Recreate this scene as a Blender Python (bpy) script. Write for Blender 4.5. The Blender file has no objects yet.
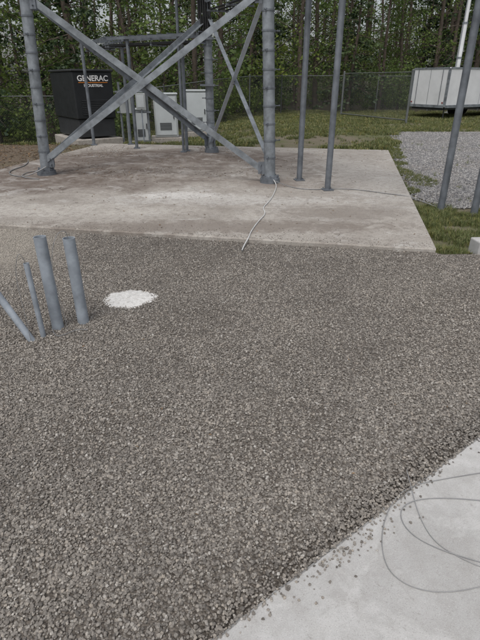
import bpy, math, random
import numpy as np
from mathutils import Vector, Matrix, noise
R=random.Random(7)
sc=bpy.context.scene
COL=sc.collection

# ---------------------------------------------------------------- materials
def mat(name, rough=0.8, metal=0.0):
    m=bpy.data.materials.new(name); m.use_nodes=True
    nt=m.node_tree; b=nt.nodes['Principled BSDF']
    b.inputs['Roughness'].default_value=rough; b.inputs['Metallic'].default_value=metal
    b.inputs['Specular IOR Level'].default_value=0.35
    return m,nt,b
def N(nt,t,**k):
    n=nt.nodes.new(t)
    for a,v in k.items(): setattr(n,a,v)
    return n
def ramp(nt,src,stops,interp='LINEAR'):
    r=N(nt,'ShaderNodeValToRGB'); r.color_ramp.interpolation=interp
    e=r.color_ramp.elements
    while len(e)>len(stops): e.remove(e[-1])
    while len(e)<len(stops): e.new(0.5)
    for i,(p,c) in enumerate(stops):
        e[i].position=p; e[i].color=(*c,1) if not isinstance(c,(int,float)) else (c,c,c,1)
    nt.links.new(src,r.inputs[0]); return r.outputs[0]
def noi(nt,vec,scale,detail=4,rough=0.55,dist=0.0):
    n=N(nt,'ShaderNodeTexNoise'); n.inputs['Scale'].default_value=scale
    n.inputs['Detail'].default_value=detail; n.inputs['Roughness'].default_value=rough
    n.inputs['Distortion'].default_value=dist
    nt.links.new(vec,n.inputs['Vector']); return n.outputs['Fac']
def mix(nt,f,a,b,mode='MIX'):
    m=N(nt,'ShaderNodeMix',data_type='RGBA',blend_type=mode)
    for s,v in ((m.inputs[0],f),(m.inputs[6],a),(m.inputs[7],b)):
        if isinstance(v,bpy.types.NodeSocket): nt.links.new(v,s)
        elif isinstance(v,(int,float)): s.default_value=v if s==m.inputs[0] else (v,v,v,1)
        else: s.default_value=(*v,1)
    return m.outputs[2]
def mth(nt,op,a,b=0.0,c=None):
    m=N(nt,'ShaderNodeMath',operation=op)
    for i,v in enumerate((a,b,c)):
        if v is None: continue
        if isinstance(v,bpy.types.NodeSocket): nt.links.new(v,m.inputs[i])
        else: m.inputs[i].default_value=v
    return m.outputs[0]
def pos(nt): return N(nt,'ShaderNodeNewGeometry').outputs['Position']
def bump(nt,b,h,strength=0.5,dist=0.01):
    n=N(nt,'ShaderNodeBump'); n.inputs['Strength'].default_value=strength; n.inputs['Distance'].default_value=dist
    nt.links.new(h,n.inputs['Height']); nt.links.new(n.outputs[0],b.inputs['Normal'])
def sep(nt,v):
    s=N(nt,'ShaderNodeSeparateXYZ'); nt.links.new(v,s.inputs[0]); return s.outputs
def blob(nt,P,x,y,rx,ry,nz,amt=0.5):
    """soft elliptical stain mask centred on a world position, broken up by noise"""
    s=sep(nt,P)
    dx=mth(nt,'MULTIPLY',mth(nt,'SUBTRACT',s[0],x),1/rx); dy=mth(nt,'MULTIPLY',mth(nt,'SUBTRACT',s[1],y),1/ry)
    d=mth(nt,'SQRT',mth(nt,'ADD',mth(nt,'MULTIPLY',dx,dx),mth(nt,'MULTIPLY',dy,dy)))
    if nz is not None: d=mth(nt,'ADD',d,mth(nt,'MULTIPLY',mth(nt,'SUBTRACT',nz,0.5),amt*4))
    return ramp(nt,d,[(0.55,1.0),(1.0,0.0)])

def simple(name,col,rough=0.6,metal=0.0,var=0.25,scale=8,bs=0.1):
    m,nt,b=mat(name,rough,metal); P=pos(nt)
    n=noi(nt,P,scale,5,0.65)
    c0=tuple(max(0,c*(1-var)) for c in col); c1=tuple(min(1,c*(1+var)) for c in col)
    nt.links.new(ramp(nt,n,[(0.3,c0),(0.7,c1)]),b.inputs['Base Color'])
    if bs:
        nt.links.new(ramp(nt,noi(nt,P,scale*4,3),[(0.2,max(0,rough-.12)),(0.8,min(1,rough+.12))]),b.inputs['Roughness'])
        bump(nt,b,noi(nt,P,scale*12,3),bs,0.004)
    return m
M={}
M['galv']=simple('galvanized_steel',(0.22,0.24,0.26),0.48,0.35,0.42,5)
M['galv_b']=simple('galvanized_steel_bright',(0.50,0.56,0.64),0.42,0.3,0.15,5)
M['galv_d']=simple('weathered_steel',(0.155,0.17,0.19),0.5,0.35,0.35,5)
M['fence']=simple('chain_link_steel',(0.13,0.14,0.14),0.65,0.2,0.2,3,0)
M['pvc']=simple('grey_pvc',(0.27,0.30,0.335),0.55,0,0.3,7,0.05)
M['black']=simple('black_cable_jacket',(0.02,0.02,0.02),0.5,0,0.2,9,0)
M['wire']=simple('bare_grey_wire',(0.22,0.22,0.22),0.5,0.2,0.2,9,0)
M['wirec']=simple('coiled_wire',(0.26,0.26,0.26),0.5,0.1,0.2,9,0)
M['wirew']=simple('light_cable_jacket',(0.5,0.5,0.49),0.5,0,0.2,9,0)
M['gen']=simple('charcoal_enclosure',(0.018,0.02,0.022),0.5,0.1,0.2,3,0.02)
M['gen2']=simple('charcoal_enclosure_trim',(0.035,0.037,0.04),0.5,0.1,0.2,3,0.02)
M['white']=simple('white_painted_metal',(0.62,0.63,0.64),0.4,0,0.10,1.2,0.02)
M['cab']=simple('cabinet_grey_paint',(0.36,0.38,0.38),0.45,0,0.08,2,0.02)
M['cab2']=simple('cabinet_door_paint',(0.46,0.49,0.50),0.45,0,0.08,2,0.02)
M['label']=simple('label_white',(0.75,0.75,0.75),0.5,0,0.02,2,0)
M['orange']=simple('label_orange',(0.6,0.2,0.03),0.5,0,0.02,2,0)
M['tyre']=simple('tyre_rubber',(0.02,0.02,0.02),0.85,0,0.2,9,0.1)
M['bark']=simple('bark',(0.085,0.068,0.054),0.95,0,0.45,7,0)

def conc_mat(name,kind):
    m,nt,b=mat(name,0.9); P=pos(nt)
    f=noi(nt,P,260,3,0.7); g=noi(nt,P,1.3,6,0.62,0.4); h=noi(nt,P,14,6,0.65)
    if kind=='new':
        c=ramp(nt,g,[(0.25,(0.34,0.335,0.325)),(0.55,(0.43,0.425,0.415)),(0.8,(0.50,0.495,0.487))])
        c=mix(nt,ramp(nt,h,[(0.42,0.0),(0.72,0.55)]),c,(0.30,0.287,0.27))
        c=mix(nt,ramp(nt,noi(nt,P,3.5,6,0.7,1.2),[(0.5,0.0),(0.62,0.4)]),c,(0.56,0.555,0.545))
        c=mix(nt,ramp(nt,f,[(0.3,0.55),(0.45,0.0)]),c,(0.19,0.18,0.165))
        c=mix(nt,ramp(nt,f,[(0.58,0.0),(0.72,0.5)]),c,(0.64,0.63,0.61))
        c=mix(nt,ramp(nt,noi(nt,P,42,4,0.8),[(0.60,0.0),(0.70,0.5)]),c,(0.22,0.205,0.185))
    else:
        c=ramp(nt,g,[(0.25,(0.25,0.225,0.198)),(0.5,(0.335,0.31,0.278)),(0.78,(0.43,0.405,0.37))])
        n2=noi(nt,P,0.9,7,0.7,0.6); n3=noi(nt,P,5,7,0.75,0.5)
        br=mth(nt,'MAXIMUM',blob(nt,P,-3.3,9.2,2.8,2.1,n2,0.5),blob(nt,P,-1.7,11.3,3.8,1.9,n2,0.45))
        br=mth(nt,'MULTIPLY',br,ramp(nt,n3,[(0.32,0.3),(0.54,0.95)]))
        c=mix(nt,br,c,(0.115,0.088,0.072))
        br2=mth(nt,'MULTIPLY',blob(nt,P,0.3,9.4,2.6,1.7,n2,0.6),ramp(nt,n3,[(0.42,0.05),(0.6,0.7)]))
        c=mix(nt,br2,c,(0.155,0.128,0.11))
        # whitish cement dust
        dust=ramp(nt,noi(nt,P,1.7,7,0.72,1.0),[(0.53,0.0),(0.66,0.6)])
        c=mix(nt,dust,c,(0.49,0.475,0.45))
        c=mix(nt,mth(nt,'MULTIPLY',blob(nt,P,-0.9,7.35,0.85,0.3,n3,0.5),0.8),c,(0.56,0.545,0.52))
        c=mix(nt,mth(nt,'MULTIPLY',blob(nt,P,-0.2,7.0,2.2,0.35,n3,0.7),0.5),c,(0.49,0.475,0.45))
        c=mix(nt,mth(nt,'MULTIPLY',blob(nt,P,-2.4,6.4,1.9,0.4,n3,0.6),0.5),c,(0.47,0.445,0.405))
        # dirt washed along the front edge and around the legs
        c=mix(nt,mth(nt,'MULTIPLY',blob(nt,P,-0.3,5.6,2.6,0.33,n3,0.7),0.75),c,(0.185,0.158,0.135))
        c=mix(nt,mth(nt,'MULTIPLY',blob(nt,P,1.4,6.3,1.2,0.4,n3,0.7),0.6),c,(0.20,0.175,0.152))
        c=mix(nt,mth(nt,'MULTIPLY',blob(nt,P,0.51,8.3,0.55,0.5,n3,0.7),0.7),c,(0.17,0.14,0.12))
        c=mix(nt,mth(nt,'MULTIPLY',blob(nt,P,2.3,9.0,0.9,3.2,n3,0.5),0.5),c,(0.39,0.375,0.35))
        c=mix(nt,ramp(nt,h,[(0.48,0.0),(0.70,0.65)]),c,(0.19,0.168,0.15))
        c=mix(nt,ramp(nt,noi(nt,P,60,4,0.8),[(0.54,0.0),(0.65,0.75)]),c,(0.11,0.092,0.08))
    nt.links.new(c,b.inputs['Base Color'])
    hh=mth(nt,'ADD',mth(nt,'MULTIPLY',f,0.4),h)
    bump(nt,b,hh,0.4,0.006)
    return m
M['conc_new']=conc_mat('fresh_concrete','new'); M['conc_old']=conc_mat('stained_concrete','old')

def stone_mat(name,road=False):
    m,nt,b=mat(name,0.9); P=pos(nt); b.inputs['Specular IOR Level'].default_value=0.2
    oi=N(nt,'ShaderNodeObjectInfo').outputs['Random']
    if road:
        c=ramp(nt,oi,[(0.0,(0.15,0.15,0.155)),(0.5,(0.25,0.245,0.245)),(0.8,(0.33,0.32,0.31)),(1.0,(0.43,0.42,0.40))])
    else:
        c=ramp(nt,oi,[(0.0,(0.115,0.106,0.097)),(0.25,(0.17,0.156,0.141)),(0.5,(0.21,0.193,0.174)),(0.72,(0.25,0.232,0.21)),(0.88,(0.295,0.265,0.23)),(1.0,(0.385,0.37,0.345))])
        big=noi(nt,P,0.9,3,0.6)
        c=mix(nt,0.8,c,ramp(nt,big,[(0.3,(0.84,0.835,0.83)),(0.7,(1.18,1.17,1.15))]),'MULTIPLY')
        z=blob(nt,P,-3.1,4.85,1.5,1.5,None)
        c=mix(nt,mth(nt,'MULTIPLY',z,0.7),c,(0.42,0.385,0.335))
    v=noi(nt,P,150,2,0.7)
    c=mix(nt,0.7,c,ramp(nt,v,[(0.25,0.62),(0.75,1.33)]),'MULTIPLY')
    nt.links.new(c,b.inputs['Base Color'])
    return m
M['stone']=stone_mat('gravel_stone'); M['stone_road']=stone_mat('road_stone',True)

def bed_mat(name,road=False):
    m,nt,b=mat(name,0.95); P=pos(nt)
    v=N(nt,'ShaderNodeTexVoronoi'); v.inputs['Scale'].default_value=105 if not road else 24
    nt.links.new(P,v.inputs['Vector'])
    hs=sep(nt,v.outputs['Color'])[0]
    if road:
        c=ramp(nt,hs,[(0,(0.12,0.12,0.12)),(0.5,(0.23,0.225,0.225)),(1,(0.36,0.35,0.34))])
        c=mix(nt,ramp(nt,noi(nt,P,0.7,6,0.7),[(0.45,0.0),(0.7,0.7)]),c,(0.18,0.15,0.12))
    else:
        c=ramp(nt,hs,[(0,(0.085,0.073,0.062)),(0.6,(0.15,0.131,0.112)),(1,(0.21,0.19,0.167))])
        c=mix(nt,mth(nt,'MULTIPLY',blob(nt,P,-3.1,4.85,1.5,1.5,None),0.8),c,(0.34,0.31,0.27))
    nt.links.new(c,b.inputs['Base Color'])
    bump(nt,b,v.outputs['Distance'],0.9,-0.012); return m
M['bed']=bed_mat('gravel_base'); M['roadbed']=bed_mat('road_base',True)

def terr_mat():
    m,nt,b=mat('grass_and_soil',1.0); P=pos(nt); s=sep(nt,P)
    g=noi(nt,P,3.0,6,0.7); g2=noi(nt,P,0.35,5,0.6); fine=noi(nt,P,40,4,0.8)
    c=ramp(nt,g,[(0.3,(0.085,0.09,0.04)),(0.55,(0.12,0.13,0.058)),(0.75,(0.16,0.165,0.08))])
    c=mix(nt,ramp(nt,g2,[(0.40,0.0),(0.56,0.85)]),c,(0.19,0.16,0.12))
    lm=blob(nt,P,-8,12.5,5.2,5.0,g,0.2)
    c=mix(nt,mth(nt,'MULTIPLY',lm,0.85),c,mix(nt,fine,(0.095,0.068,0.05),(0.2,0.15,0.11)))
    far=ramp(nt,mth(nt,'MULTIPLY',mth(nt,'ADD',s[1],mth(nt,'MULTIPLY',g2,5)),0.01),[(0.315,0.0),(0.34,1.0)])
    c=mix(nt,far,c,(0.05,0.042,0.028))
    c=mix(nt,0.7,c,ramp(nt,fine,[(0.3,0.5),(0.7,1.4)]),'MULTIPLY')
    nt.links.new(c,b.inputs['Base Color']); bump(nt,b,fine,0.8,0.03); return m
M['terr']=terr_mat()

def leaf_mat(name,stops,trans=0.3):
    m,nt,b=mat(name,0.6)
    at=N(nt,'ShaderNodeAttribute',attribute_name='tint').outputs['Fac']
    c=ramp(nt,at,stops)
    oi=N(nt,'ShaderNodeObjectInfo').outputs['Random']
    c=mix(nt,0.7,c,ramp(nt,oi,[(0,(0.65,0.72,0.7)),(0.5,(1,1,1)),(1,(1.4,1.2,0.8))]),'MULTIPLY')
    nt.links.new(c,b.inputs['Base Color'])
    t=N(nt,'ShaderNodeBsdfTranslucent'); nt.links.new(c,t.inputs[0])
    ms=N(nt,'ShaderNodeMixShader'); ms.inputs[0].default_value=trans
    nt.links.new(b.outputs[0],ms.inputs[1]); nt.links.new(t.outputs[0],ms.inputs[2])
    nt.links.new(ms.outputs[0],nt.nodes['Material Output'].inputs[0]); return m
M['leaf']=leaf_mat('broad_leaves',[(0,(0.05,0.08,0.02)),(0.5,(0.10,0.155,0.04)),(1,(0.19,0.26,0.075))],0.45)
M['needle']=leaf_mat('conifer_needles',[(0,(0.02,0.038,0.017)),(0.6,(0.04,0.068,0.027)),(1,(0.08,0.115,0.04))],0.15)
M['grass']=leaf_mat('grass_blades',[(0,(0.095,0.118,0.042)),(0.6,(0.155,0.188,0.068)),(1,(0.28,0.255,0.14))],0.3)
M['dead']=leaf_mat('dead_leaves',[(0,(0.07,0.042,0.026)),(0.5,(0.14,0.09,0.055)),(1,(0.26,0.18,0.11))],0.1)

# ---------------------------------------------------------------- mesh builder
import bmesh
class B:
    def __init__(s): s.v=[]; s.f=[]; s.sm=[]
    def add(s,vs,fs,smooth=False):
        o=len(s.v); s.v+= [Vector(v) for v in vs]
        for f in fs: s.f.append([i+o for i in f]); s.sm.append(smooth)
        return s
    def tube(s,p,q,r,r2=None,n=14,caps=True):
        p=Vector(p);q=Vector(q); r2=r if r2 is None else r2
        d=(q-p).normalized(); a=d.orthogonal().normalized(); c=d.cross(a)
        vs=[];
        for (o,rr) in ((p,r),(q,r2)):
            for i in range(n):
                t=2*math.pi*i/n; vs.append(o+a*math.cos(t)*rr+c*math.sin(t)*rr)
        s.add(vs,[(i,(i+1)%n,n+(i+1)%n,n+i) for i in range(n)],True)
        if caps:
            s.add(vs[:n],[tuple(range(n))[::-1]]); s.add(vs[n:],[tuple(range(n))])
        return s
    def pipe(s,p,q,r,wall,n=24):
        p=Vector(p);q=Vector(q); d=(q-p).normalized(); a=d.orthogonal().normalized(); c=d.cross(a)
        rings=[(p,r),(q,r),(q,r-wall),(p+d*0.05,r-wall)]
        vs=[o+a*math.cos(2*math.pi*i/n)*rr+c*math.sin(2*math.pi*i/n)*rr for o,rr in rings for i in range(n)]
        for k in range(3):
            s.add(vs[k*n:(k+2)*n],[(i,(i+1)%n,n+(i+1)%n,n+i) for i in range(n)],k!=1)
        return s
    def box(s,c,size,rot=0.0,bev=0.0):
        x,y,z=[k/2 for k in size]; Rm=Matrix.Rotation(rot,3,'Z'); c=Vector(c)
        if bev<=0:
            vs=[Rm@Vector((i*x,j*y,k*z))+c for k in(-1,1) for j in(-1,1) for i in(-1,1)]
            return s.add(vs,[(0,2,3,1),(4,5,7,6),(0,1,5,4),(2,6,7,3),(0,4,6,2),(1,3,7,5)])
        bm=bmesh.new(); bmesh.ops.create_cube(bm,size=1)
        for v in bm.verts: v.co=Vector((v.co.x*size[0],v.co.y*size[1],v.co.z*size[2]))
        bmesh.ops.bevel(bm,geom=bm.edges[:],offset=bev,segments=2,affect='EDGES',profile=0.5)
        bm.verts.index_update()
        s.add([Rm@v.co+c for v in bm.verts],[[v.index for v in f.verts] for f in bm.faces]); bm.free(); return s
    def angle(s,p,q,w,t,up):
        p=Vector(p);q=Vector(q); d=(q-p).normalized(); n=Vector(up); n=(n-d*n.dot(d)).normalized(); e=d.cross(n)
        prof=[(-w/2,0),(w/2,0),(w/2,t),(-w/2+t,t),(-w/2+t,w*0.8),(-w/2,w*0.8)]
        vs=[o+e*a-n*b for o in(p,q) for a,b in prof]; k=6
        s.add(vs,[(i,(i+1)%k,k+(i+1)%k,k+i) for i in range(k)]); s.add(vs[:k],[(0,5,4,3),(0,3,2,1)]); s.add(vs[k:],[(3,4,5,0),(1,2,3,0)]); return s
def empty(name,loc=(0,0,0)):
    e=bpy.data.objects.new(name,None); e.location=loc; e.empty_display_size=0.2; COL.objects.link(e); return e
def obj(name,b,m,parent=None,tint=None):
    off=Vector(parent.location) if parent else Vector((0,0,0))
    me=bpy.data.meshes.new(name); me.from_pydata([tuple(v-off) for v in b.v],[],b.f)
    me.polygons.foreach_set('use_smooth',b.sm); me.materials.append(m); me.update()
    o=bpy.data.objects.new(name,me); COL.objects.link(o)
    if parent: o.parent=parent
    return o
def cable(name,pts,r,m,parent=None):
    cu=bpy.data.curves.new(name,'CURVE'); cu.dimensions='3D'; cu.bevel_depth=r; cu.bevel_resolution=2; cu.resolution_u=10
    sp=cu.splines.new('NURBS'); sp.points.add(len(pts)-1)
    off=Vector(parent.location) if parent else Vector((0,0,0))
    for i,p in enumerate(pts): sp.points[i].co=(*(Vector(p)-off),1)
    sp.order_u=3; sp.use_endpoint_u=True
    cu.materials.append(m); o=bpy.data.objects.new(name,cu); COL.objects.link(o)
    if parent:o.parent=parent
    return o
def S(t): t=min(1,max(0,t)); return t*t*(3-2*t)

# ---------------------------------------------------------------- layout (metres)
E1=Vector((0.982,-0.188,0)); E2=Vector((0.2077,0.978,0))
P0=Vector((2.02,4.76,0)); PW=7.6; PD=8.0
S0=Vector((-0.08,0.919,0)); S1=Vector((1.203,1.895,0)); SD=(S1-S0).normalized(); SN=Vector((SD.y,-SD.x,0))
def terr_h(x,y): return -0.05-0.72*S((y-14.3)/3.2)*S((1.5-x)/8)+ (0.25*noise.noise(Vector((x*.12,y*.12,0))) if y>34 else 0)*S((y-34)/10)

def grid(xs,ys,hf):
    v=[];f=[]
    for y in ys:
        for x in xs: v.append((x,y,hf(x,y)))
    n=len(xs)
    for j in range(len(ys)-1):
        for i in range(n-1): f.append((j*n+i,j*n+i+1,(j+1)*n+i+1,(j+1)*n+i))
    return v,f
xs=[-900,-400,-150,-70,-40]+[x*1.0 for x in range(-30,41)]+[60,100,200,450,900]
ys=[-300,-80,-20,-6,0,4,8,11,13]+[13.5+0.5*i for i in range(14)]+[21+i for i in range(25)]+[50,60,80,120,220,500,1200]
v,f=grid(xs,ys,terr_h); b=B(); b.add(v,f,True); obj('ground',b,M['terr'])

def padpt(u,w,z): return P0-E1*u+E2*w+Vector((0,0,z))
def padblock(u0,u1,zt,nu=100):
    b=B()
    front=[ (u0+(u1-u0)*i/nu, 0.02*noise.noise(Vector((i*0.45,u0,3)))+0.016*noise.noise(Vector((i*1.7,u0,9)))) for i in range(nu+1)]
    vs=[padpt(u,w+.012,zt) for u,w in front]+[padpt(u,w,zt-.015) for u,w in front]+[padpt(u,PD,zt) for u,w in front]+[padpt(u,PD,-0.12) for u,w in front]+[padpt(u,w-.004,-0.12) for u,w in front]
    n=nu+1
    fs=[]
    for i in range(nu):
        fs+=[(i,2*n+i,2*n+i+1,i+1),(n+i,i,i+1,n+i+1),(4*n+i,n+i,n+i+1,4*n+i+1),(2*n+i,3*n+i,3*n+i+1,2*n+i+1)]
    fs+=[(0,n,4*n,3*n,2*n),(nu,2*n+nu,3*n+nu,4*n+nu,n+nu)]
    b.add(vs,fs); return b
obj('concrete_pad',padblock(0,PW,0.045),M['conc_old'])

# near slab (front right)
b=B(); L=4.2; W=3.0; nn=120
edge=[(-1.2+L*i/nn, 0.008*noise.noise(Vector((i*0.3,5,0)))+0.005*noise.noise(Vector((i*1.3,2,0)))) for i in range(nn+1)]
vs=[]
for (w,z) in ((0,-0.1),(0,0.012),(0.012,0.022),(W,0.022),(W,-0.1)):
    for t,o in edge:
        p=S0+SD*t+SN*(w+(o if w<0.1 else 0)); vs.append((p.x,p.y,z))
n=nn+1; fs=[]
for k in range(4): fs+=[(k*n+i,k*n+i+1,(k+1)*n+i+1,(k+1)*n+i) for i in range(nn)]
fs+=[(0,n,2*n,3*n,4*n),(nn,4*n+nn,3*n+nn,2*n+nn,n+nn)]
b.add(vs,fs); obj('concrete_slab',b,M['conc_new'])

def in_slab(p,m=0.0):
    d=p-S0; return d.dot(SN)>m and -1.2<d.dot(SD)<3.0 and d.dot(SN)<W
def in_pad(p,m=0.0):
    d=p-P0; return d.dot(E2)>m and d.dot(E1)<-m*0 and d.dot(E2)<PD
def gh(x,y):
    return 0.011*noise.noise(Vector((x*0.9,y*0.9,1)))+0.006*noise.noise(Vector((x*3.0,y*3.0,4)))+0.002*noise.noise(Vector((x*8,y*8,7)))

GX0,GX1,GY0=-5.6,4.6,-0.6
def gtop(x):
    return P0.y-(x-P0.x)*0.1914 if x<P0.x+0.02 else 4.72-0.02*(x-P0.x)+0.06*noise.noise(Vector((x*2.2,0,0)))
xs=np.arange(GX0,GX1+.01,0.12); rows=56; v=[];f=[]
for j in range(rows+1):
    for x in xs:
        y=GY0+(gtop(x)+0.03-GY0)*j/rows; v.append((x,y,gh(x,y)-0.003 if not in_slab(Vector((x,y,0)),-0.05) else -0.02))
n=len(xs)
for j in range(rows):
    for i in range(n-1): f.append((j*n+i,j*n+i+1,(j+1)*n+i+1,(j+1)*n+i))
b=B(); b.add(v,f,True); obj('gravel_bed',b,M['bed'])

# ------------------------------------------------------------- instancing helper
def proto_coll(name,objs):
    c=bpy.data.collections.new(name)
    for o in objs: c.objects.link(o)
    return c
def scatter(name,pts,scl,coll,tilt=math.pi,rotz=math.pi):
    me=bpy.data.meshes.new(name); me.vertices.add(len(pts)); me.vertices.foreach_set('co',np.asarray(pts,dtype=np.float32).ravel())
    a=me.attributes.new('scl','FLOAT','POINT'); a.data.foreach_set('value',np.asarray(scl,dtype=np.float32))
    me.update(); o=bpy.data.objects.new(name,me); COL.objects.link(o)
    ng=bpy.data.node_groups.new(name+'_nodes','GeometryNodeTree')
    ng.interface.new_socket('Geometry',in_out='INPUT',socket_type='NodeSocketGeometry')
    ng.interface.new_socket('Geometry',in_out='OUTPUT',socket_type='NodeSocketGeometry')
    i=ng.nodes.new('NodeGroupInput'); out=ng.nodes.new('NodeGroupOutput')
    ci=ng.nodes.new('GeometryNodeCollectionInfo'); ci.inputs['Collection'].default_value=coll
    ci.inputs['Separate Children'].default_value=True; ci.inputs['Reset Children'].default_value=True
    ip=ng.nodes.new('GeometryNodeInstanceOnPoints'); ip.inputs['Pick Instance'].default_value=True
    rv=ng.nodes.new('FunctionNodeRandomValue'); rv.data_type='FLOAT_VECTOR'
    rv.inputs[0].default_value=(-tilt,-tilt,-rotz); rv.inputs[1].default_value=(tilt,tilt,rotz)
    at=ng.nodes.new('GeometryNodeInputNamedAttribute'); at.data_type='FLOAT'; at.inputs['Name'].default_value='scl'
    l=ng.links.new
    l(i.outputs[0],ip.inputs['Points']); l(ci.outputs[0],ip.inputs['Instance']); l(rv.outputs[0],ip.inputs['Rotation'])
    l(at.outputs['Attribute'],ip.inputs['Scale']); l(ip.outputs[0],out.inputs[0])
    md=o.modifiers.new('scatter','NODES'); md.node_group=ng
    return o
def stone(name,m,seed,fl):
    bm=bmesh.new(); bmesh.ops.create_icosphere(bm,subdivisions=2,radius=1)
    rr=random.Random(seed); sx,sy,sz=rr.uniform(.9,1.4),rr.uniform(.65,1.0),rr.uniform(*fl)
    for v in bm.verts:
        p=v.co.copy(); k=1+0.22*noise.noise(p*1.1+Vector((seed*7.1,0,0)))+0.06*noise.noise(p*2.7+Vector((0,seed*3.3,0)))
        v.co=Vector((p.x*sx,p.y*sy,p.z*sz))*k
    for _ in range(9):
        d=Vector((rr.uniform(-1,1),rr.uniform(-1,1),rr.uniform(-.6,.6))).normalized(); c=rr.uniform(.5,.72)
        for v in bm.verts:
            e=v.co.dot(d)
            if e>c: v.co-=d*(e-c)
    for v in bm.verts:
        if abs(v.co.z)>sz*.68: v.co.z=math.copysign(sz*.68,v.co.z)+v.co.x*.08
    me=bpy.data.meshes.new(name); bm.to_mesh(me); bm.free()
    me.materials.append(m); return bpy.data.objects.new(name,me)
stones=proto_coll('pebble_prototypes',[stone('pebble_%d'%i,M['stone'],i+1,(.45,.7)) for i in range(14)])
rstones=proto_coll('roadstone_prototypes',[stone('roadstone_%d'%i,M['stone_road'],i+31,(.5,.8)) for i in range(5)])

pts=[];scl=[]
def try_stone(x,y,lift=0):
    p=Vector((x,y,0))
    if abs(x)>y*.62+.9: return
    if in_slab(p,-0.002) : return
    if y>gtop(x)-0.004: return
    if R.random()<.35*S((noise.noise(Vector((x*1.3,y*1.3,6)))-.05)*4): return
    s=R.choice((R.uniform(.003,.0052),R.uniform(.0045,.007),R.uniform(.005,.0078),R.uniform(.0062,.0105)))
    if math.hypot((x+3.1)/1.5,(y-4.85)/1.5)<.8: s*=0.85
    pts.append((x,y,gh(x,y)+R.uniform(-.0025,.003)+lift)); scl.append(s)
for y0,y1,x0,x1,den in [(0.45,2.4,-2.3,2.4,17500),(2.4,4.2,-3.4,3.6,12500),(4.2,6.3,-4.2,4.2,9500)]:
    for _ in range(int((y1-y0)*(x1-x0)*den)): try_stone(R.uniform(x0,x1),R.uniform(y0,y1))
for _ in range(700):
    t=R.uniform(-0.3,2.2); k=.5+noise.noise(Vector((t*3.1,0,0))); w=abs(R.gauss(0,0.013*k+.004)) if R.random()<.9 else R.expovariate(28)
    p=S0+SD*t+SN*w; pts.append((p.x,p.y,0.024+R.uniform(.001,.003))); scl.append(R.uniform(.003,.0078))
for _ in range(120):
    t=0.62+R.gauss(0,0.22); w=0.02+abs(R.gauss(0,0.04)); p=S0+SD*t+SN*w; pts.append((p.x,p.y,0.0255)); scl.append(R.uniform(.003,.008))
for _ in range(1200):
    u=R.uniform(0,PW); p=padpt(u,.01+R.expovariate(9),0); pts.append((p.x,p.y,0.048)); scl.append(R.uniform(.003,.0075))
scatter('gravel_stones',pts,scl,stones,tilt=.5)

# ---------------------------------------------------------------- gravel road (right)
def roadL(y):
    base=2.62+(y-6.9)*0.225
    if y>12.6: base+= (y-12.6)*.06
    return base+0.16*noise.noise(Vector((y*0.9,1,0)))+0.08*noise.noise(Vector((y*3,4,0)))+max(0,7.5-y)*.6
b=B(); ysr=[6.85+0.3*i for i in range(39)]; v=[];f=[]
cols=[0,0.5,2,4,7,12,18]
for y in ysr:
    l=roadL(y)
    for k in cols: v.append((l+k,y+.25*noise.noise(Vector((k*.7,y*.2,3))) if y<ysr[-1] else y+.5*noise.noise(Vector((k,0,3))),terr_h(l+k,y)+0.012))
n=len(cols)
for j in range(len(ysr)-1):
    for i in range(n-1): f.append((j*n+i,j*n+i+1,(j+1)*n+i+1,(j+1)*n+i))
b.add(v,f,True); obj('gravel_road',b,M['roadbed'])
pts=[];scl=[]
for _ in range(30000):
    y=6.85+11.3*R.random()**1.4; l=roadL(y); x=l+R.uniform(-.15,5.5)
    if in_pad(Vector((x,y,0))): continue
    pts.append((x,y,-0.032)); scl.append(R.uniform(.010,.022))
scatter('road_stones',pts,scl,rstones)

# ---------------------------------------------------------------- grass
def tuft(name,seed,nb,h,spread,width):
    rr=random.Random(seed); b=B(); tint=[]
    for _ in range(nb):
        a=rr.uniform(0,2*math.pi); r=rr.uniform(0,spread); base=Vector((math.cos(a)*r,math.sin(a)*r,0))
        a2=rr.uniform(0,2*math.pi); hh=h*rr.uniform(.5,1.2); lean=rr.uniform(.15,.8)*hh; d=Vector((math.cos(a2),math.sin(a2),0)); w=Vector((-d.y,d.x,0))*width*rr.uniform(.7,1.3)
        p1=base+d*lean*.35+Vector((0,0,hh*.6)); p2=base+d*lean+Vector((0,0,hh*.9))
        b.add([base-w,base+w,p1+w*.8,p1-w*.8,p2],[(0,1,2,3),(3,2,4)]); t=rr.random(); tint+=[t]*2
    me=bpy.data.meshes.new(name); me.from_pydata([tuple(v) for v in b.v],[],b.f); me.materials.append(M['grass'])
    at=me.attributes.new('tint','FLOAT','FACE'); at.data.foreach_set('value',tint)
    return bpy.data.objects.new(name,me)
tufts=proto_coll('grass_tuft_prototypes',[tuft('tuft_%d'%i,i,14,0.11,0.05,0.0035) for i in range(5)])
tufts_far=proto_coll('lawn_tuft_prototypes',[tuft('lawn_tuft_%d'%i,i+20,16,0.10,0.10,0.007) for i in range(5)])
pts=[];scl=[]
for _ in range(60000):
    y=R.uniform(4.75,15); x=R.uniform(1.8,7)
    p=Vector((x,y,0))
    if in_pad(p,-0.02): continue
    L0=P0.x+(y-P0.y)*0.2124+0.02
    if x<L0 or x>L0+3 : continue
    rl=roadL(y)
    nz=noise.noise(Vector((x*1.7,y*1.7,3)))
    if y>6.75:
        if x>rl+0.05+0.25*nz:
            cl=math.hypot(x-3.25,(y-9.0)*.5)
            if not((R.random()<0.02 and nz>0.15) or (cl<.3 and R.random()<.6)): continue
        elif nz<-0.05: continue
    else:
        if nz<-0.12 or y<gtop(x)+0.02: continue
    pts.append((x,y,-0.05)); scl.append(R.uniform(.3,.95)*(0.8 if y<6.75 else .7))
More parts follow.
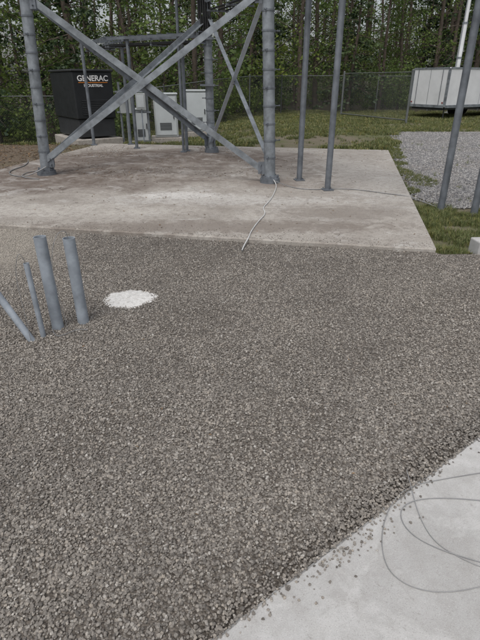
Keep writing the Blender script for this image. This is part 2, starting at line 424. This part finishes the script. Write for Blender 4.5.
scatter('grass',pts,scl,tufts,tilt=0.15)
pts=[];scl=[]
for _ in range(110000):
    y=R.uniform(12.4,31); x=R.uniform(-14,14)
    p=Vector((x,y,0))
    if in_pad(p,-0.05): continue
    if x>roadL(min(y,18))+0.1 and y<18.2: continue
    nz=noise.noise(Vector((x*.45,y*.45,8)))+.6*noise.noise(Vector((x*1.5,y*1.5,2)))
    if y<17 and nz<.12+.1*(17-y)/3: 
        if R.random()<.92: continue
    if nz<0.0 and R.random()<.8: continue
    if x<-3.5 and y<18 and nz<0.15: continue
    pts.append((x,y,terr_h(x,y))); scl.append(R.uniform(.35,1.05)*(1+0.9*max(0,nz)))
scatter('lawn_grass',pts,scl,tufts_far,tilt=0.15)

def deadleaf(name,seed):
    rr=random.Random(seed); b=B(); w=.5*rr.uniform(.5,.9)
    b.add([(-1,0,0),(-.2,-w,.18),(1,0,.1),(-.1,w,.25),(0,0,-.05)],[(0,1,4),(1,2,4),(2,3,4),(3,0,4)])
    me=bpy.data.meshes.new(name); me.from_pydata([tuple(v) for v in b.v],[],b.f); me.materials.append(M['dead'])
    at=me.attributes.new('tint','FLOAT','FACE'); at.data.foreach_set('value',[rr.random()]*4); return bpy.data.objects.new(name,me)
def twig(name,seed):
    rr=random.Random(seed); b=B(); p=Vector((-2,0,0))
    for k in range(4):
        q=p+Vector((1,rr.uniform(-.4,.4),rr.uniform(0,.1))); b.tube(p,q,.08,.06,n=5); p=q
    me=bpy.data.meshes.new(name); me.from_pydata([tuple(v) for v in b.v],[],b.f); me.materials.append(M['bark']); return bpy.data.objects.new(name,me)
dead=proto_coll('litter_prototypes',[deadleaf('dead_leaf_%d'%i,i) for i in range(5)]+[twig('twig_%d'%i,i) for i in range(2)])
pts=[];scl=[]
for _ in range(20000):
    u=R.uniform(0,PW); w=R.uniform(0.03,PD); p=padpt(u,w,0.05)
    k=noise.noise(Vector((p.x*.8,p.y*.8,5)))+0.5*noise.noise(Vector((p.x*2.8,p.y*2.8,1)))
    dens=0.03+0.55*S((k+0.02)*3)*S((p.y-6.6)/2.5)*S((u-.8)/3.2)
    if R.random()<dens: pts.append((p.x,p.y,0.05)); scl.append(R.uniform(.006,.022))
for _ in range(9000):
    x=R.uniform(-14,-1);y=R.uniform(9,17); p=Vector((x,y,0))
    d=p-P0
    if d.dot(E2)<PD+.02 and d.dot(E1)>-PW-.02: continue
    pts.append((x,y,terr_h(x,y)+.01)); scl.append(R.uniform(.02,.05))
for _ in range(90):
    x=R.uniform(-3,3);y=R.uniform(1.2,5.2)
    if not in_slab(Vector((x,y,0)),-.1): pts.append((x,y,gh(x,y)+.012)); scl.append(R.uniform(.005,.013))
scatter('leaf_litter',pts,scl,dead,tilt=0.35)

# ---------------------------------------------------------------- dry cement patch
b=B(); c=Vector((-0.92,3.61,0)); nr=10; na=90; vs=[(c.x,c.y,0.015)]
for r in range(1,nr+1):
    for a in range(na):
        t=2*math.pi*a/na; rr=r/nr; ed=1+0.14*noise.noise(Vector((math.cos(t)*1.6,math.sin(t)*1.6,3)))+0.08*noise.noise(Vector((math.cos(t)*4,math.sin(t)*4,1)))+0.03*noise.noise(Vector((math.cos(t)*11,math.sin(t)*11,1)))
        ed+=.2*max(0,math.cos(t-.15))**6
        z=0.015*(1-rr**3)-0.003+0.005*noise.noise(Vector((rr*7*math.cos(t),rr*7*math.sin(t),2)))
        vs.append((c.x+math.cos(t)*0.205*rr*ed,c.y+math.sin(t)*0.18*rr*ed,z))
fs=[(0,1+a,1+(a+1)%na) for a in range(na)]
for r in range(nr-1): fs+=[(1+r*na+a,1+(r+1)*na+a,1+(r+1)*na+(a+1)%na,1+r*na+(a+1)%na) for a in range(na)]
m,nt,bb=mat('dry_cement',0.95); P=pos(nt); nz=noi(nt,P,40,6,.75)
nt.links.new(ramp(nt,nz,[(0.3,(0.36,0.345,0.32)),(0.5,(0.60,0.59,0.57)),(0.8,(0.72,0.71,0.69))]),bb.inputs['Base Color']); bump(nt,bb,noi(nt,P,110,5,.7),.7,.008)
b.add(vs,fs,True); obj('cement_patch',b,m)

b=B(); b.box((2.62,4.83,0.045),(0.38,0.2,0.16),0.08,0.012); obj('concrete_block',b,M['conc_new'])

# ---------------------------------------------------------------- conduit stubs (left)
cg=empty('conduit_stubs',(-1.3,3.05,0))
b=B()
b.pipe((-1.31,3.08,-.05),(-1.325,3.09,.675),.041,.005); obj('conduit_large_1',b,M['pvc'],cg)
b=B(); b.pipe((-1.155,3.175,-.05),(-1.165,3.175,.64),.041,.005); obj('conduit_large_2',b,M['pvc'],cg)
b=B(); b.pipe((-1.365,2.944,-.05),(-1.385,2.95,.54),.018,.003); obj('conduit_small',b,M['pvc'],cg)
b=B(); b.pipe((-1.40,2.885,-.05),(-1.70,2.95,.50),.024,.004); obj('conduit_leaning',b,M['pvc'],cg)
cable('pull_wire_1',[(-1.165,3.175,.5),(-1.17,3.175,.63),(-1.175,3.17,.70),(-1.235,3.13,.68),(-1.27,3.05,.5),(-1.24,3.03,.25),(-1.22,3.02,.02)],.002,M['wire'],cg)
cable('pull_wire_2',[(-1.385,2.95,.45),(-1.39,2.95,.58),(-1.42,2.93,.62),(-1.46,2.92,.45),(-1.44,2.90,.25),(-1.42,2.86,.02)],.002,M['wire'],cg)
cable('wire_tail',[(-1.33,3.02,.03),(-1.28,2.92,.015),(-1.22,2.95,.015),(-1.15,3.05,.015),(-1.08,3.02,.015)],.003,M['wire'],cg)

zz=.0255
cable('wire_coil',[(.741,1.617,.05),(.733,1.5,.032),(.723,1.387,zz),(.735,1.27,zz),(.80,1.2,zz),(.90,1.14,zz),(1.1,1.1,zz),(1.33,1.2,.03),(1.40,1.42,.04),(1.3,1.6,.04),(1.178,1.64,.03),(.934,1.595,zz),(.694,1.537,zz),(.556,1.339,.03),(.520,1.165,zz),(.575,1.085,zz),(.690,1.055,zz),(.877,1.088,zz),(1.19,1.2,.03),(1.3,1.40,.032),(1.045,1.46,.03),(.806,1.485,zz),(.665,1.44,.032),(.636,1.34,.03),(.704,1.248,zz),(.91,1.157,.032),(1.2,1.07,zz)],.0017,M['wirec'])

# ---------------------------------------------------------------- lattice tower
LEG=[Vector((-3.56,9.13,0)),Vector((0.51,8.37,0)),Vector((-0.68,12.2,0))]
cen=sum(LEG,Vector())/3; tw=empty('lattice_tower',cen)
TH=13.8; TAP=0.048
def lp(i,z):
    d=(cen-LEG[i]); d.z=0; d.normalize(); p=LEG[i]+d*TAP*z; return Vector((p.x,p.y,z))
for i in range(3):
    b=B(); b.tube(lp(i,.09),lp(i,TH),.094,.08,n=20)
    obj('leg_%d'%(i+1),b,M['galv'],tw)
    b=B()
    for z in (.09,5.6,11.1): b.tube(lp(i,z),lp(i,z+.03),.165,n=20); b.tube(lp(i,z+.032),lp(i,z+.062),.165 if z>1 else .14,n=20)
    for k in range(8):
        a=k*math.pi/4; c=lp(i,.10)+Vector((math.cos(a)*.135,math.sin(a)*.135,0)); b.tube(c-Vector((0,0,.06)),c+Vector((0,0,.07)),.014,n=8)
    b.tube(lp(i,.04),lp(i,.088),.17,n=20)
    obj('base_flange_%d'%(i+1),b,M['galv_d'],tw)
    b=B(); out=(LEG[i]-cen).normalized(); side=Vector((-out.y,out.x,0))
    z=.45;k=0
    while z<TH-.3:
        d=(side if k%2 else -side)*.9+out*.3; d.normalize()
        p=lp(i,z); b.tube(p+d*.07,p+d*.20,.008,n=8); b.tube(p+d*.19,p+d*.205,.014,n=8)
        b.tube(p-Vector((0,0,.012)),p+Vector((0,0,.012)),.101,n=18)
        b.box(p+d*.105,(.03,.03,.04),math.atan2(d.y,d.x)); z+=.26;k+=1
    obj('step_bolts_%d'%(i+1),b,M['galv_d'] ,tw)
PH=2.72
for k in range(5):
    z0=.28+k*PH*1.0; z1=z0+PH-.28
    for (i,j) in ((0,1),(1,2),(2,0)):
        nrm=((lp(i,0)+lp(j,0))/2-cen).normalized()
        nrm.z=0
        b=B(); o1=nrm*.055
        b.angle(lp(i,z0)+o1,lp(j,z1+.10)+o1,.10,.011,nrm)
        obj('brace_a_%d_%d'%(k,i+1),b,M['galv'],tw)
        b=B(); b.angle(lp(j,z0-(.12 if k==0 and i==0 else 0))+o1*.2,lp(i,z1+.1)+o1*.2,.10,.011,nrm)
        obj('brace_b_%d_%d'%(k,i+1),b,M['galv_b'] if i==1 else M['galv'],tw)
        b=B()
        for q,zq in ((i,z0),(j,z0),(i,z1),(j,z1)):
            d=((lp(j,0)-lp(i,0)).normalized())*(1 if q==i else -1)
            c=lp(q,zq)+d*.11+nrm*.03; ang=math.atan2(d.y,d.x); b.box(c,(.16,.012,.2),ang)
            for bz in (-.05,.05):
                bc=c+Vector((0,0,bz))+d*.03; b.tube(bc+nrm*.0,bc+nrm*.045,.013,n=6)
        mid=(lp(i,(z0+z1)/2+.03)+lp(j,(z0+z1)/2+.03))/2; b.tube(mid-nrm*.02,mid+nrm*.085,.014,n=6)
        obj('gussets_%d_%d'%(k,i+1),b,M['galv_d'],tw)
b=B(); out=(cen-LEG[2]).normalized(); sd=Vector((-out.y,out.x,0))
for q in range(6):
    b.tube(lp(2,2.45)+out*.16+sd*(q-2.5)*.05,lp(2,TH)+out*.16+sd*(q-2.5)*.05,.02,n=8)
obj('coax_bundle',b,M['black'],tw)
b=B()
for q in range(14):
    b.box(lp(2,.6+q*.9)+out*.12,(.06,.34,.04),math.atan2(out.y,out.x))
obj('cable_ladder',b,M['galv_d'],tw)

# ---------------------------------------------------------------- ice bridges
def ice_bridge(name,posts,z,deck,loc,r=.047,mt='galv_d',cables=True):
    e=empty(name,loc)
    for i,(x,y) in enumerate(posts):
        zt=z
        b=B(); b.tube((x,y,0.03 if in_pad(Vector((x,y,0))) else terr_h(x,y)-.1),(x,y,zt),r,n=16)
        obj('post_%d'%(i+1),b,M[mt],e)
        if in_pad(Vector((x,y,0))):
            b=B(); b.box((x,y,.055),(.16,.16,.014),.2); 
            for sx in(-1,1):
                for sy in(-1,1): b.tube((x+sx*.06,y+sy*.06,.05),(x+sx*.06,y+sy*.06,.08),.008,n=6)
            obj('post_foot_%d'%(i+1),b,M['galv_d'],e)
    for s,(p,q,w) in enumerate(deck):
        p=Vector((*p,z));q=Vector((*q,z)); d=(q-p).normalized(); a=Vector((-d.y,d.x,0))*w/2
        b=B()
        for sg in(-1,1):
            b.angle(p+a*sg,q+a*sg,.07,.008,(0,0,1))
        n=int((q-p).length/.28)
        for k in range(n+1):
            c=p+d*k*.28; b.box(c+Vector((0,0,.02)),(.03,w,.02),math.atan2(d.y,d.x))
        obj('deck_%d'%(s+1),b,M[mt],e)
        if cables:
            b=B()
            for k in range(6):
                o=a*((k-2.5)/3.2)-Vector((0,0,.14+.03*(k%2))); b.tube(p+o,q+o,.016,n=8)
            obj('coax_run_%d'%(s+1),b,M['black'],e)
            b=B(); n=max(2,int((q-p).length/.9))
            for k in range(n+1):
                c=p+(q-p)*k/n; b.box(c-Vector((0,0,.19)),(.04,w*1.05,.03),math.atan2(d.y,d.x))
                for sg in(-1,1): b.tube(c+a*sg-Vector((0,0,.19)),c+a*sg,.006,n=6)
            obj('trapeze_%d'%(s+1),b,M[mt],e)
    return e
ice_bridge('ice_bridge',[(1.026,8.55),(1.38,7.72),(2.81,6.72),(3.15,6.44)],3.05,[((3.6,6.1),(1.2,8.13),.55),((1.2,8.13),(-.4,11.6),.55)],(1.2,8.1,0))
ice_bridge('ice_bridge',[(-2.62,12.9),(-1.3,12.4),(-2.95,13.75),(-3.9,13.6)],2.50,[((-.75,12.0),(-3.0,13.35),.5),((-3.0,13.35),(-4.0,15.2),.5)],(-2.6,12.9,0),.04)
b=B(); b.tube((-1.36,12.2,.03),(-1.36,12.2,3.4),.032,n=12); b.tube((-1.36,12.2,.04),(-1.36,12.2,.07),.08,n=12); obj('steel_post',b,M['galv_d'])

cable('ground_cable',[(.55,8.25,.12),(.62,8.1,.06),(.50,7.3,.054),(.42,6.9,.054),(.30,6.5,.054),(.34,6.2,.054),(.22,5.8,.054),(.12,5.35,.054),(.1,5.15,.054),(.04,4.95,.02),(.02,4.8,.012)],.0075,M['wirew'])
cable('thin_cable',[(.58,8.2,.1),(.8,7.9,.054),(1.1,7.7,.053),(1.6,7.8,.053),(1.9,7.7,.053),(2.2,7.45,.053),(2.5,7.25,.053),(2.62,7.2,.02),(2.82,6.8,-.02)],.0065,M['wire'])
cable('black_cable',[(-3.5,9.0,.2),(-3.75,8.8,.06),(-4.1,8.9,.06),(-4.4,9.4,.06),(-4.3,10.2,.06),(-4.6,10.9,.05)],.010,M['wire'])
cable('black_cable',[(-3.45,9.2,.3),(-3.75,9.5,.06),(-4.0,9.3,.06),(-3.9,8.7,.06),(-3.5,8.6,.06)],.008,M['wire'])

# ---------------------------------------------------------------- standby generator
ga=0.62
gc=Vector((-4.75,16.0,terr_h(-4.5,16))); ge=empty('standby_generator',gc)
def gl(x,y,z): 
    v=Matrix.Rotation(ga,3,'Z')@Vector((x,y,0)); return Vector((gc.x+v.x,gc.y+v.y,z))
gz=-.05
b=B(); b.box(gl(0,0,gz-.15),(1.4,2.2,.5),ga,.02); obj('generator_pad',b,M['conc_old'],ge)
b=B(); b.box(gl(0,0,.34),(1.08,1.95,.48),ga,.015); obj('base_tank',b,M['gen2'],ge)
b=B(); b.box(gl(0,0,1.20),(1.16,2.05,1.22),ga,.03); obj('enclosure',b,M['gen'],ge)
b=B(); b.box(gl(0,0,1.845),(1.22,2.11,.06),ga,.02); obj('roof',b,M['gen2'],ge)
b=B()
for k in range(9): b.box(gl(0,-1.035,.72+k*.045),(.8,.03,.022),ga)
for k in range(9): b.box(gl(.59,.45,.75+k*.06),(.03,.75,.028),ga)
obj('louvres',b,M['gen2'],ge)
b=B(); b.box(gl(.588,-.35,1.2),(.02,.75,1.0),ga,.006); b.box(gl(.605,-.05,1.2),(.03,.04,.16),ga); obj('access_door',b,M['gen2'],ge)
def text(name,s,size,loc,rz,m,parent):
    cu=bpy.data.curves.new(name,'FONT'); cu.body=s; cu.size=size; cu.extrude=.002; cu.align_x='CENTER'; cu.materials.append(m)
    cu.offset=size*.02
    o=bpy.data.objects.new(name,cu); COL.objects.link(o); o.parent=parent; o.location=Vector(loc)-Vector(parent.location); o.rotation_euler=(math.pi/2,0,rz); return o
text('label_text','GENERAC',.2,gl(0,-1.035,1.58),ga,M['label'],ge)
b=B(); b.box(gl(0,-1.032,1.54),(.85,.008,.018),ga); obj('label_stripe',b,M['orange'],ge)
text('label_subtext','INDUSTRIAL',.10,gl(0,-1.035,1.43),ga,M['label'],ge)

# ---------------------------------------------------------------- equipment cabinets
def cabinet(x,y,w,d,h,rz,legs=.25):
    g=terr_h(x,y); e=empty('equipment_cabinet',(x,y,g))
    Rm=Matrix.Rotation(rz,3,'Z')
    def l(a,c,z): v=Rm@Vector((a,c,0)); return Vector((x+v.x,y+v.y,g+z))
    b=B(); b.box(l(0,0,.1),(w+.3,d+.3,.25),rz,.015); obj('plinth',b,M['conc_old'],e)
    b=B(); b.box(l(0,0,.24+h/2),(w,d,h),rz,.015); obj('body',b,M['cab'],e)
    b=B(); b.box(l(0,0,.26+h),(w+.06,d+.06,.05),rz,.015); b.box(l(0,-d/2-.012,.24+h/2),(w*.88,.02,h*.9),rz,.006); obj('door_and_hood',b,M['cab2'],e)
    b=B(); b.box(l(w*.33,-d/2-.035,.24+h*.5),(.03,.03,.16),rz)
    for k in range(7): b.box(l(-.02,-d/2-.027,.24+h*.18+k*.035),(w*.5,.012,.015),rz)
    obj('handle_and_vents',b,M['gen2'],e)
cabinet(-2.6,18.3,.8,.7,1.35,.15); cabinet(-1.55,18.9,.8,.7,1.3,.1); cabinet(-3.35,17.6,.5,.4,1.0,.2)
e=empty('meter_rack',(-3.3,16.0,0)); b=B(); g=terr_h(-3.2,16)
for x in(-3.55,-2.75): b.tube((x,15.6,g-.1),(x,15.6,1.55),.035,n=12)
for z in(.75,1.3): b.box((-3.15,15.55,z),(1.0,.04,.05))
obj('frame',b,M['galv'],e)
b=B(); b.box((-3.35,15.45,1.0),(.32,.16,.55),0,.012); b.box((-2.9,15.45,1.05),(.28,.14,.42),0,.012); obj('boxes',b,M['cab'],e)
b=B(); b.tube((-3.35,15.37,1.12),(-3.35,15.28,1.12),.07,n=18); b.box((-2.9,15.375,1.05),(.2,.012,.32)); obj('meter',b,M['cab2'],e)
b=B(); b.tube((-3.35,15.45,.73),(-3.35,15.45,g),.022,n=10); b.tube((-2.9,15.45,.85),(-2.9,15.45,g),.018,n=10); obj('conduits',b,M['pvc'],e)

# ---------------------------------------------------------------- chain-link fence
def fence(name,path,h=1.85,sp=2.9,gate=False,pr=.028):
    e=empty(name,(path[0][0],path[0][1],0)); fr=B(); me=B()
    for a,c in zip(path[:-1],path[1:]):
        A=Vector((*a,0));C=Vector((*c,0)); Ln=(C-A).length; d=(C-A)/Ln; n=max(1,round(Ln/sp))
        def gp(t): p=A+d*t; return Vector((p.x,p.y,terr_h(p.x,p.y)))
        for k in range(n+1):
            p=gp(Ln*k/n); fr.tube(p-Vector((0,0,.1)),p+Vector((0,0,h+.06)),pr,n=10); fr.tube(p+Vector((0,0,h+.06)),p+Vector((0,0,h+.1)),pr*1.2,pr*.3,n=10)
            if k<n:
                q=gp(Ln*(k+1)/n); fr.tube(p+Vector((0,0,h)),q+Vector((0,0,h)),.017,n=8)
                if gate: fr.tube(p+Vector((0,0,.12)),q+Vector((0,0,.12)),.021,n=8)
        z0=.05; H=h-.07; s=.075; k=-int(H/s)
        nrm=Vector((-d.y,d.x,0))*.003
        while k*s<Ln:
            for sg in(1,-1):
                t0=k*s; t1=t0+H
                ta,tb=max(0,t0),min(Ln,t1)
                if tb>ta:
                    za=z0+(ta-t0) if sg>0 else z0+H-(ta-t0); zb=z0+(tb-t0) if sg>0 else z0+H-(tb-t0)
                    p=gp(ta)+Vector((0,0,za))+nrm*sg; q=gp(tb)+Vector((0,0,zb))+nrm*sg
                    me.tube(p,q,.0019,n=3,caps=False)
            k+=1
    obj('posts_and_rails',fr,M['fence'],e); obj('mesh_fabric',me,M['fence'],e)
fence('chain_link_fence',[(-16,15.2),(-9,17.0),(-3,21.0),(2.2,28.2),(5.2,26.9)])
fence('chain_link_gate',[(5.2,26.9),(7.1,22.2)],h=1.95,sp=5.1,gate=True,pr=.05)
fence('chain_link_fence',[(7.6,29.5),(20,31.5)])

# ---------------------------------------------------------------- enclosed cargo trailer
tc=Vector((9.44,24.3,0)); ta=math.atan2(.5,.86); te=empty('cargo_trailer',tc)
Rt=Matrix.Rotation(ta,3,'Z')
def tl(x,y,z): v=Rt@Vector((x,y,0)); return Vector((tc.x+v.x,tc.y+v.y,z))
Lt,Wt=6.0,2.1
b=B(); b.box(tl(Lt/2,Wt/2,1.29),(Lt,Wt,1.66),ta,.05); obj('body',b,M['white'],te)
b=B()
for x in(.03,Lt-.03): b.box(tl(x,-.004,1.29),(.07,.02,1.6),ta)
b.box(tl(Lt/2,-.006,.50),(Lt-.1,.025,.12),ta); b.box(tl(Lt/2,-.006,2.09),(Lt-.1,.025,.07),ta)
b.box(tl(-.006,Wt/2,.50),(.025,Wt-.1,.12),ta); b.box(tl(-.006,Wt/2,2.09),(.025,Wt-.1,.07),ta)
for y in(.04,Wt-.04): b.box(tl(-.008,y,1.29),(.02,.09,1.6),ta)
obj('aluminium_trim',b,M['galv'],te)
b=B()
for k in range(1,5): b.box(tl(k*Lt/5,-.002,1.29),(.010,.008,1.48),ta)
b.box(tl(-.003,Wt/2,1.29),(.008,.014,1.48),ta)
for k in(.35,1.75): b.tube(tl(-.03,k,.5),tl(-.03,k,2.05),.014,n=8)
obj('seams_and_lock_bars',b,M['galv_d'],te)
b=B()
for x in(3.25,4.0):
    for y in(.08,Wt-.08): b.tube(tl(x,y-.1,.30),tl(x,y+.1,.30),.33,n=28)
obj('tyres',b,M['tyre'],te)
b=B()
for x in(3.25,4.0): b.tube(tl(x,-.03,.30),tl(x,-.045,.30),.18,n=20)
obj('wheel_rims',b,M['white'],te)
b=B(); b.box(tl(3.62,-.05,.70),(1.7,.2,.05),ta,.01); b.box(tl(2.8,-.05,.6),(.05,.2,.22),ta); b.box(tl(4.45,-.05,.6),(.05,.2,.22),ta); obj('fenders',b,M['galv'],te)
b=B(); b.box(tl(Lt/2,Wt/2,.40),(Lt-.1,Wt-.3,.1),ta); b.angle(tl(Lt,.3,.42),tl(Lt+1.2,Wt/2,.42),.08,.01,(0,0,1)); b.angle(tl(Lt,Wt-.3,.42),tl(Lt+1.2,Wt/2,.42),.08,.01,(0,0,1))
b.tube(tl(Lt+1.1,Wt/2,-.05),tl(Lt+1.1,Wt/2,.8),.03,n=10); b.tube(tl(.2,.15,-.05),tl(.2,.15,.4),.03,n=8)
obj('chassis_and_tongue',b,M['gen2'],te)
b=B()
for y in(.14,Wt-.14): b.box(tl(-.025,y,.66),(.02,.06,.06),ta)
m=simple('red_lens',(0.2,0.02,0.02),.3,0,.1,4,0); obj('tail_lights',b,m,te)

# plain white antenna pole with a cable and bands
e=empty('antenna_pole',(11.4,28.5,0)); b=B()
b.tube((11.4,28.5,-.1),(11.4,28.5,4.2),.13,.12,n=18); b.tube((11.4,28.5,4.2),(11.4,28.5,9.5),.10,.08,n=18); b.tube((11.4,28.5,0),(11.4,28.5,.05),.25,n=18)
obj('pole',b,M['white'],e)
b=B()
for z in (1.2,2.6,4.15,5.6,7.2): b.tube((11.4,28.5,z),(11.4,28.5,z+.08),.14,n=18)
b.tube((11.27,28.4,0),(11.29,28.4,8.5),.02,n=8); obj('bands_and_feedline',b,M['galv'],e)

# ---------------------------------------------------------------- trees
def leafquads(b,tint,c,n,rad,size,rr,flat=0.7,tb=.5):
    for _ in range(n):
        d=Vector((rr.gauss(0,1),rr.gauss(0,1),rr.gauss(0,1)*flat)); p=c+d*rad*.5
        a=Vector((rr.uniform(-1,1),rr.uniform(-1,1),rr.uniform(-.7,.3))).normalized(); w=a.orthogonal().normalized()
        w=(Matrix.Rotation(rr.uniform(0,6.28),3,a)@w); s=size*rr.uniform(.6,1.3)
        b.add([p,p+a*s*.5+w*s*.32,p+a*s,p+a*s*.5-w*s*.32],[(0,1,2,3)]); tint.append(min(1,max(0,tb+rr.gauss(0,.22))))
def mktree(name,seed,H,r,first,nb,nl,kind):
    rr=random.Random(seed); w=B(); l=B(); tint=[]
    p=Vector((0,0,-.2)); pts=[p]; segs=9; dx,dy=rr.uniform(-.05,.05),rr.uniform(-.05,.05)
    for k in range(segs):
        p=p+Vector((dx+rr.uniform(-.06,.06),dy+rr.uniform(-.06,.06),1))*(H/segs); pts.append(p)
    for k in range(segs): w.tube(pts[k],pts[k+1],r*(1-k/segs*.85),r*(1-(k+1)/segs*.85),n=8,caps=False)
    def tp(z):
        k=min(segs-1,max(0,int((z+.2)/(H/segs)))); t=(z-pts[k].z)/(pts[k+1].z-pts[k].z); return pts[k].lerp(pts[k+1],t)
    for k in range(nb):
        z=first+(H-first-.3)*(k/nb)**1.15; a=rr.uniform(0,6.28)
        if kind=='c':
            ln=(H-z)/(H)*2.6*rr.uniform(.7,1.1)+.3; d=Vector((math.cos(a),math.sin(a),rr.uniform(-.35,0)))
        else:
            ln=rr.uniform(.9,2.6)*(1.15-.55*z/H); d=Vector((math.cos(a),math.sin(a),rr.uniform(.0,.7)))
        s=tp(z); e=s+d*ln; mid=s.lerp(e,.5)+Vector((0,0,.08)); rb=r*.22*(1-z/H*.5)
        w.tube(s,mid,rb,rb*.6,n=5,caps=False); w.tube(mid,e,rb*.6,rb*.15,n=5,caps=False)
        tb=rr.uniform(.2,.8)
        if kind=='c':
            m=int(ln*7)
            for q in range(m):
                t=(q+1)/m; c=s.lerp(e,t)-Vector((0,0,.15*t)); leafquads(l,tint,c,int(nl),.30*(1.2-t*.6),.2,rr,.35,tb)
        else:
            for q in range(rr.randint(3,5)):
                t=rr.uniform(.35,1.05); off=Vector((rr.gauss(0,.28),rr.gauss(0,.28),rr.gauss(0,.2))); c=s.lerp(e,t)+off
                w.tube(s.lerp(e,t*.85),c,rb*.2,.004,n=3,caps=False)
                leafquads(l,tint,c,int(nl*rr.uniform(.5,1.3)),rr.uniform(.35,.7),.15,rr,.5,tb+rr.uniform(-.12,.12))
    me=bpy.data.meshes.new(name)
    nv=len(w.v); me.from_pydata([tuple(v) for v in w.v]+[tuple(v) for v in l.v],[],w.f+[[i+nv for i in f] for f in l.f])
    me.materials.append(M['bark']); me.materials.append(M['needle'] if kind=='c' else M['leaf'])
    me.polygons.foreach_set('material_index',[0]*len(w.f)+[1]*len(l.f)); me.polygons.foreach_set('use_smooth',[True]*len(w.f)+[False]*len(l.f))
    at=me.attributes.new('tint','FLOAT','FACE'); at.data.foreach_set('value',[0.0]*len(w.f)+tint); me.update(); return me
decid=[mktree('broadleaf_mesh_%d'%i,50+i,[12,14,11,13][i],[.14,.18,.11,.15][i],[1.2,2.4,.9,1.8][i],[34,30,34,32][i],18,'d') for i in range(4)]
conif=[mktree('conifer_mesh_%d'%i,80+i,[13,11][i],[.15,.12][i],[1.6,.8][i],[50,52][i],4,'c') for i in range(2)]
def shrub(name,seed):
    rr=random.Random(seed); w=B(); l=B(); tint=[]
    for k in range(9):
        a=rr.uniform(0,6.28); h=rr.uniform(.8,2.4); e=Vector((math.cos(a)*h*.35,math.sin(a)*h*.35,h)); w.tube((0,0,-.1),e,.015,.005,n=4,caps=False)
        for q in range(6): leafquads(l,tint,e*rr.uniform(.35,1.05),13,.5,.13,rr,.7,rr.uniform(.4,.9))
    me=bpy.data.meshes.new(name); nv=len(w.v); me.from_pydata([tuple(v) for v in w.v+l.v],[],w.f+[[i+nv for i in f] for f in l.f])
    me.materials.append(M['bark']); me.materials.append(M['leaf']); me.polygons.foreach_set('material_index',[0]*len(w.f)+[1]*len(l.f))
    at=me.attributes.new('tint','FLOAT','FACE'); at.data.foreach_set('value',[0.0]*len(w.f)+tint); return me
shr=[shrub('shrub_mesh_%d'%i,i+5) for i in range(3)]
fo=empty('forest',(0,38,0))
def fenceY(x):
    if x<-9: return 15.2+(x+16)*.257
    if x<-3: return 17+(x+9)*.667
    if x<2.2: return 21+(x+3)*1.385
    if x<7: return 28.5
    return 29.4+(x-7.6)*.16
def put(me,nm,x,y,s):
    o=bpy.data.objects.new(nm,me); COL.objects.link(o); o.parent=fo; o.location=(x,y-38,terr_h(x,y)); o.rotation_euler=(R.uniform(-.05,.05),R.uniform(-.05,.05),R.uniform(0,6.28)); o.scale=(s,s,s*R.uniform(.9,1.15))
placed=[]
k=0
while len(placed)<165 and k<9000:
    k+=1; x=R.uniform(-30,34); y0=fenceY(x)+1.6; y=y0+30*R.random()**1.25
    if x<-10 and y>45: continue
    if abs(x)>y*.68+3: continue
    if any((x-a)**2+(y-c)**2<2.2 for a,c in placed): continue
    placed.append((x,y))
    if R.random()<.3: put(R.choice(conif),'conifer_tree',x,y,R.uniform(.8,1.2))
    else: put(R.choice(decid),'broadleaf_tree',x,y,R.uniform(.8,1.25))
for _ in range(150):
    x=R.uniform(-24,30); y=fenceY(x)+.8+14*R.random()**1.6
    if abs(x)>y*.68+3: continue
    put(R.choice(shr),'shrub',x,y,R.uniform(.5,1.15))

# ---------------------------------------------------------------- light, sky, camera
el,az=math.radians(62),math.radians(200)
w=bpy.data.worlds.new('World'); sc.world=w; w.use_nodes=True; nt=w.node_tree
sk=N(nt,'ShaderNodeTexSky',sky_type='NISHITA'); sk.sun_disc=False; sk.sun_elevation=el; sk.sun_rotation=az; sk.dust_density=4; sk.ozone_density=1.0
hs=N(nt,'ShaderNodeHueSaturation'); hs.inputs['Saturation'].default_value=.35; nt.links.new(sk.outputs[0],hs.inputs['Color'])
bg=nt.nodes['Background']; nt.links.new(hs.outputs[0],bg.inputs[0]); bg.inputs[1].default_value=.15
sl=bpy.data.lights.new('sun','SUN'); sl.energy=1.4; sl.angle=math.radians(28); sl.color=(1,.975,.94)
so=bpy.data.objects.new('sun',sl); COL.objects.link(so)
d=Vector((math.sin(az)*math.cos(el),math.cos(az)*math.cos(el),math.sin(el))); so.rotation_euler=(-d).to_track_quat('-Z','Y').to_euler(); so.location=(0,0,20)
cd=bpy.data.cameras.new('camera'); co=bpy.data.objects.new('camera',cd); COL.objects.link(co); sc.camera=co
cd.sensor_fit='VERTICAL'; cd.sensor_height=24; cd.lens=18.04; cd.clip_end=3000; cd.clip_start=.05
co.location=(0,0,1.6); co.rotation_euler=(math.radians(63.5),0,0)
sc.view_settings.view_transform='Standard'; sc.view_settings.look='None'; sc.view_settings.exposure=0
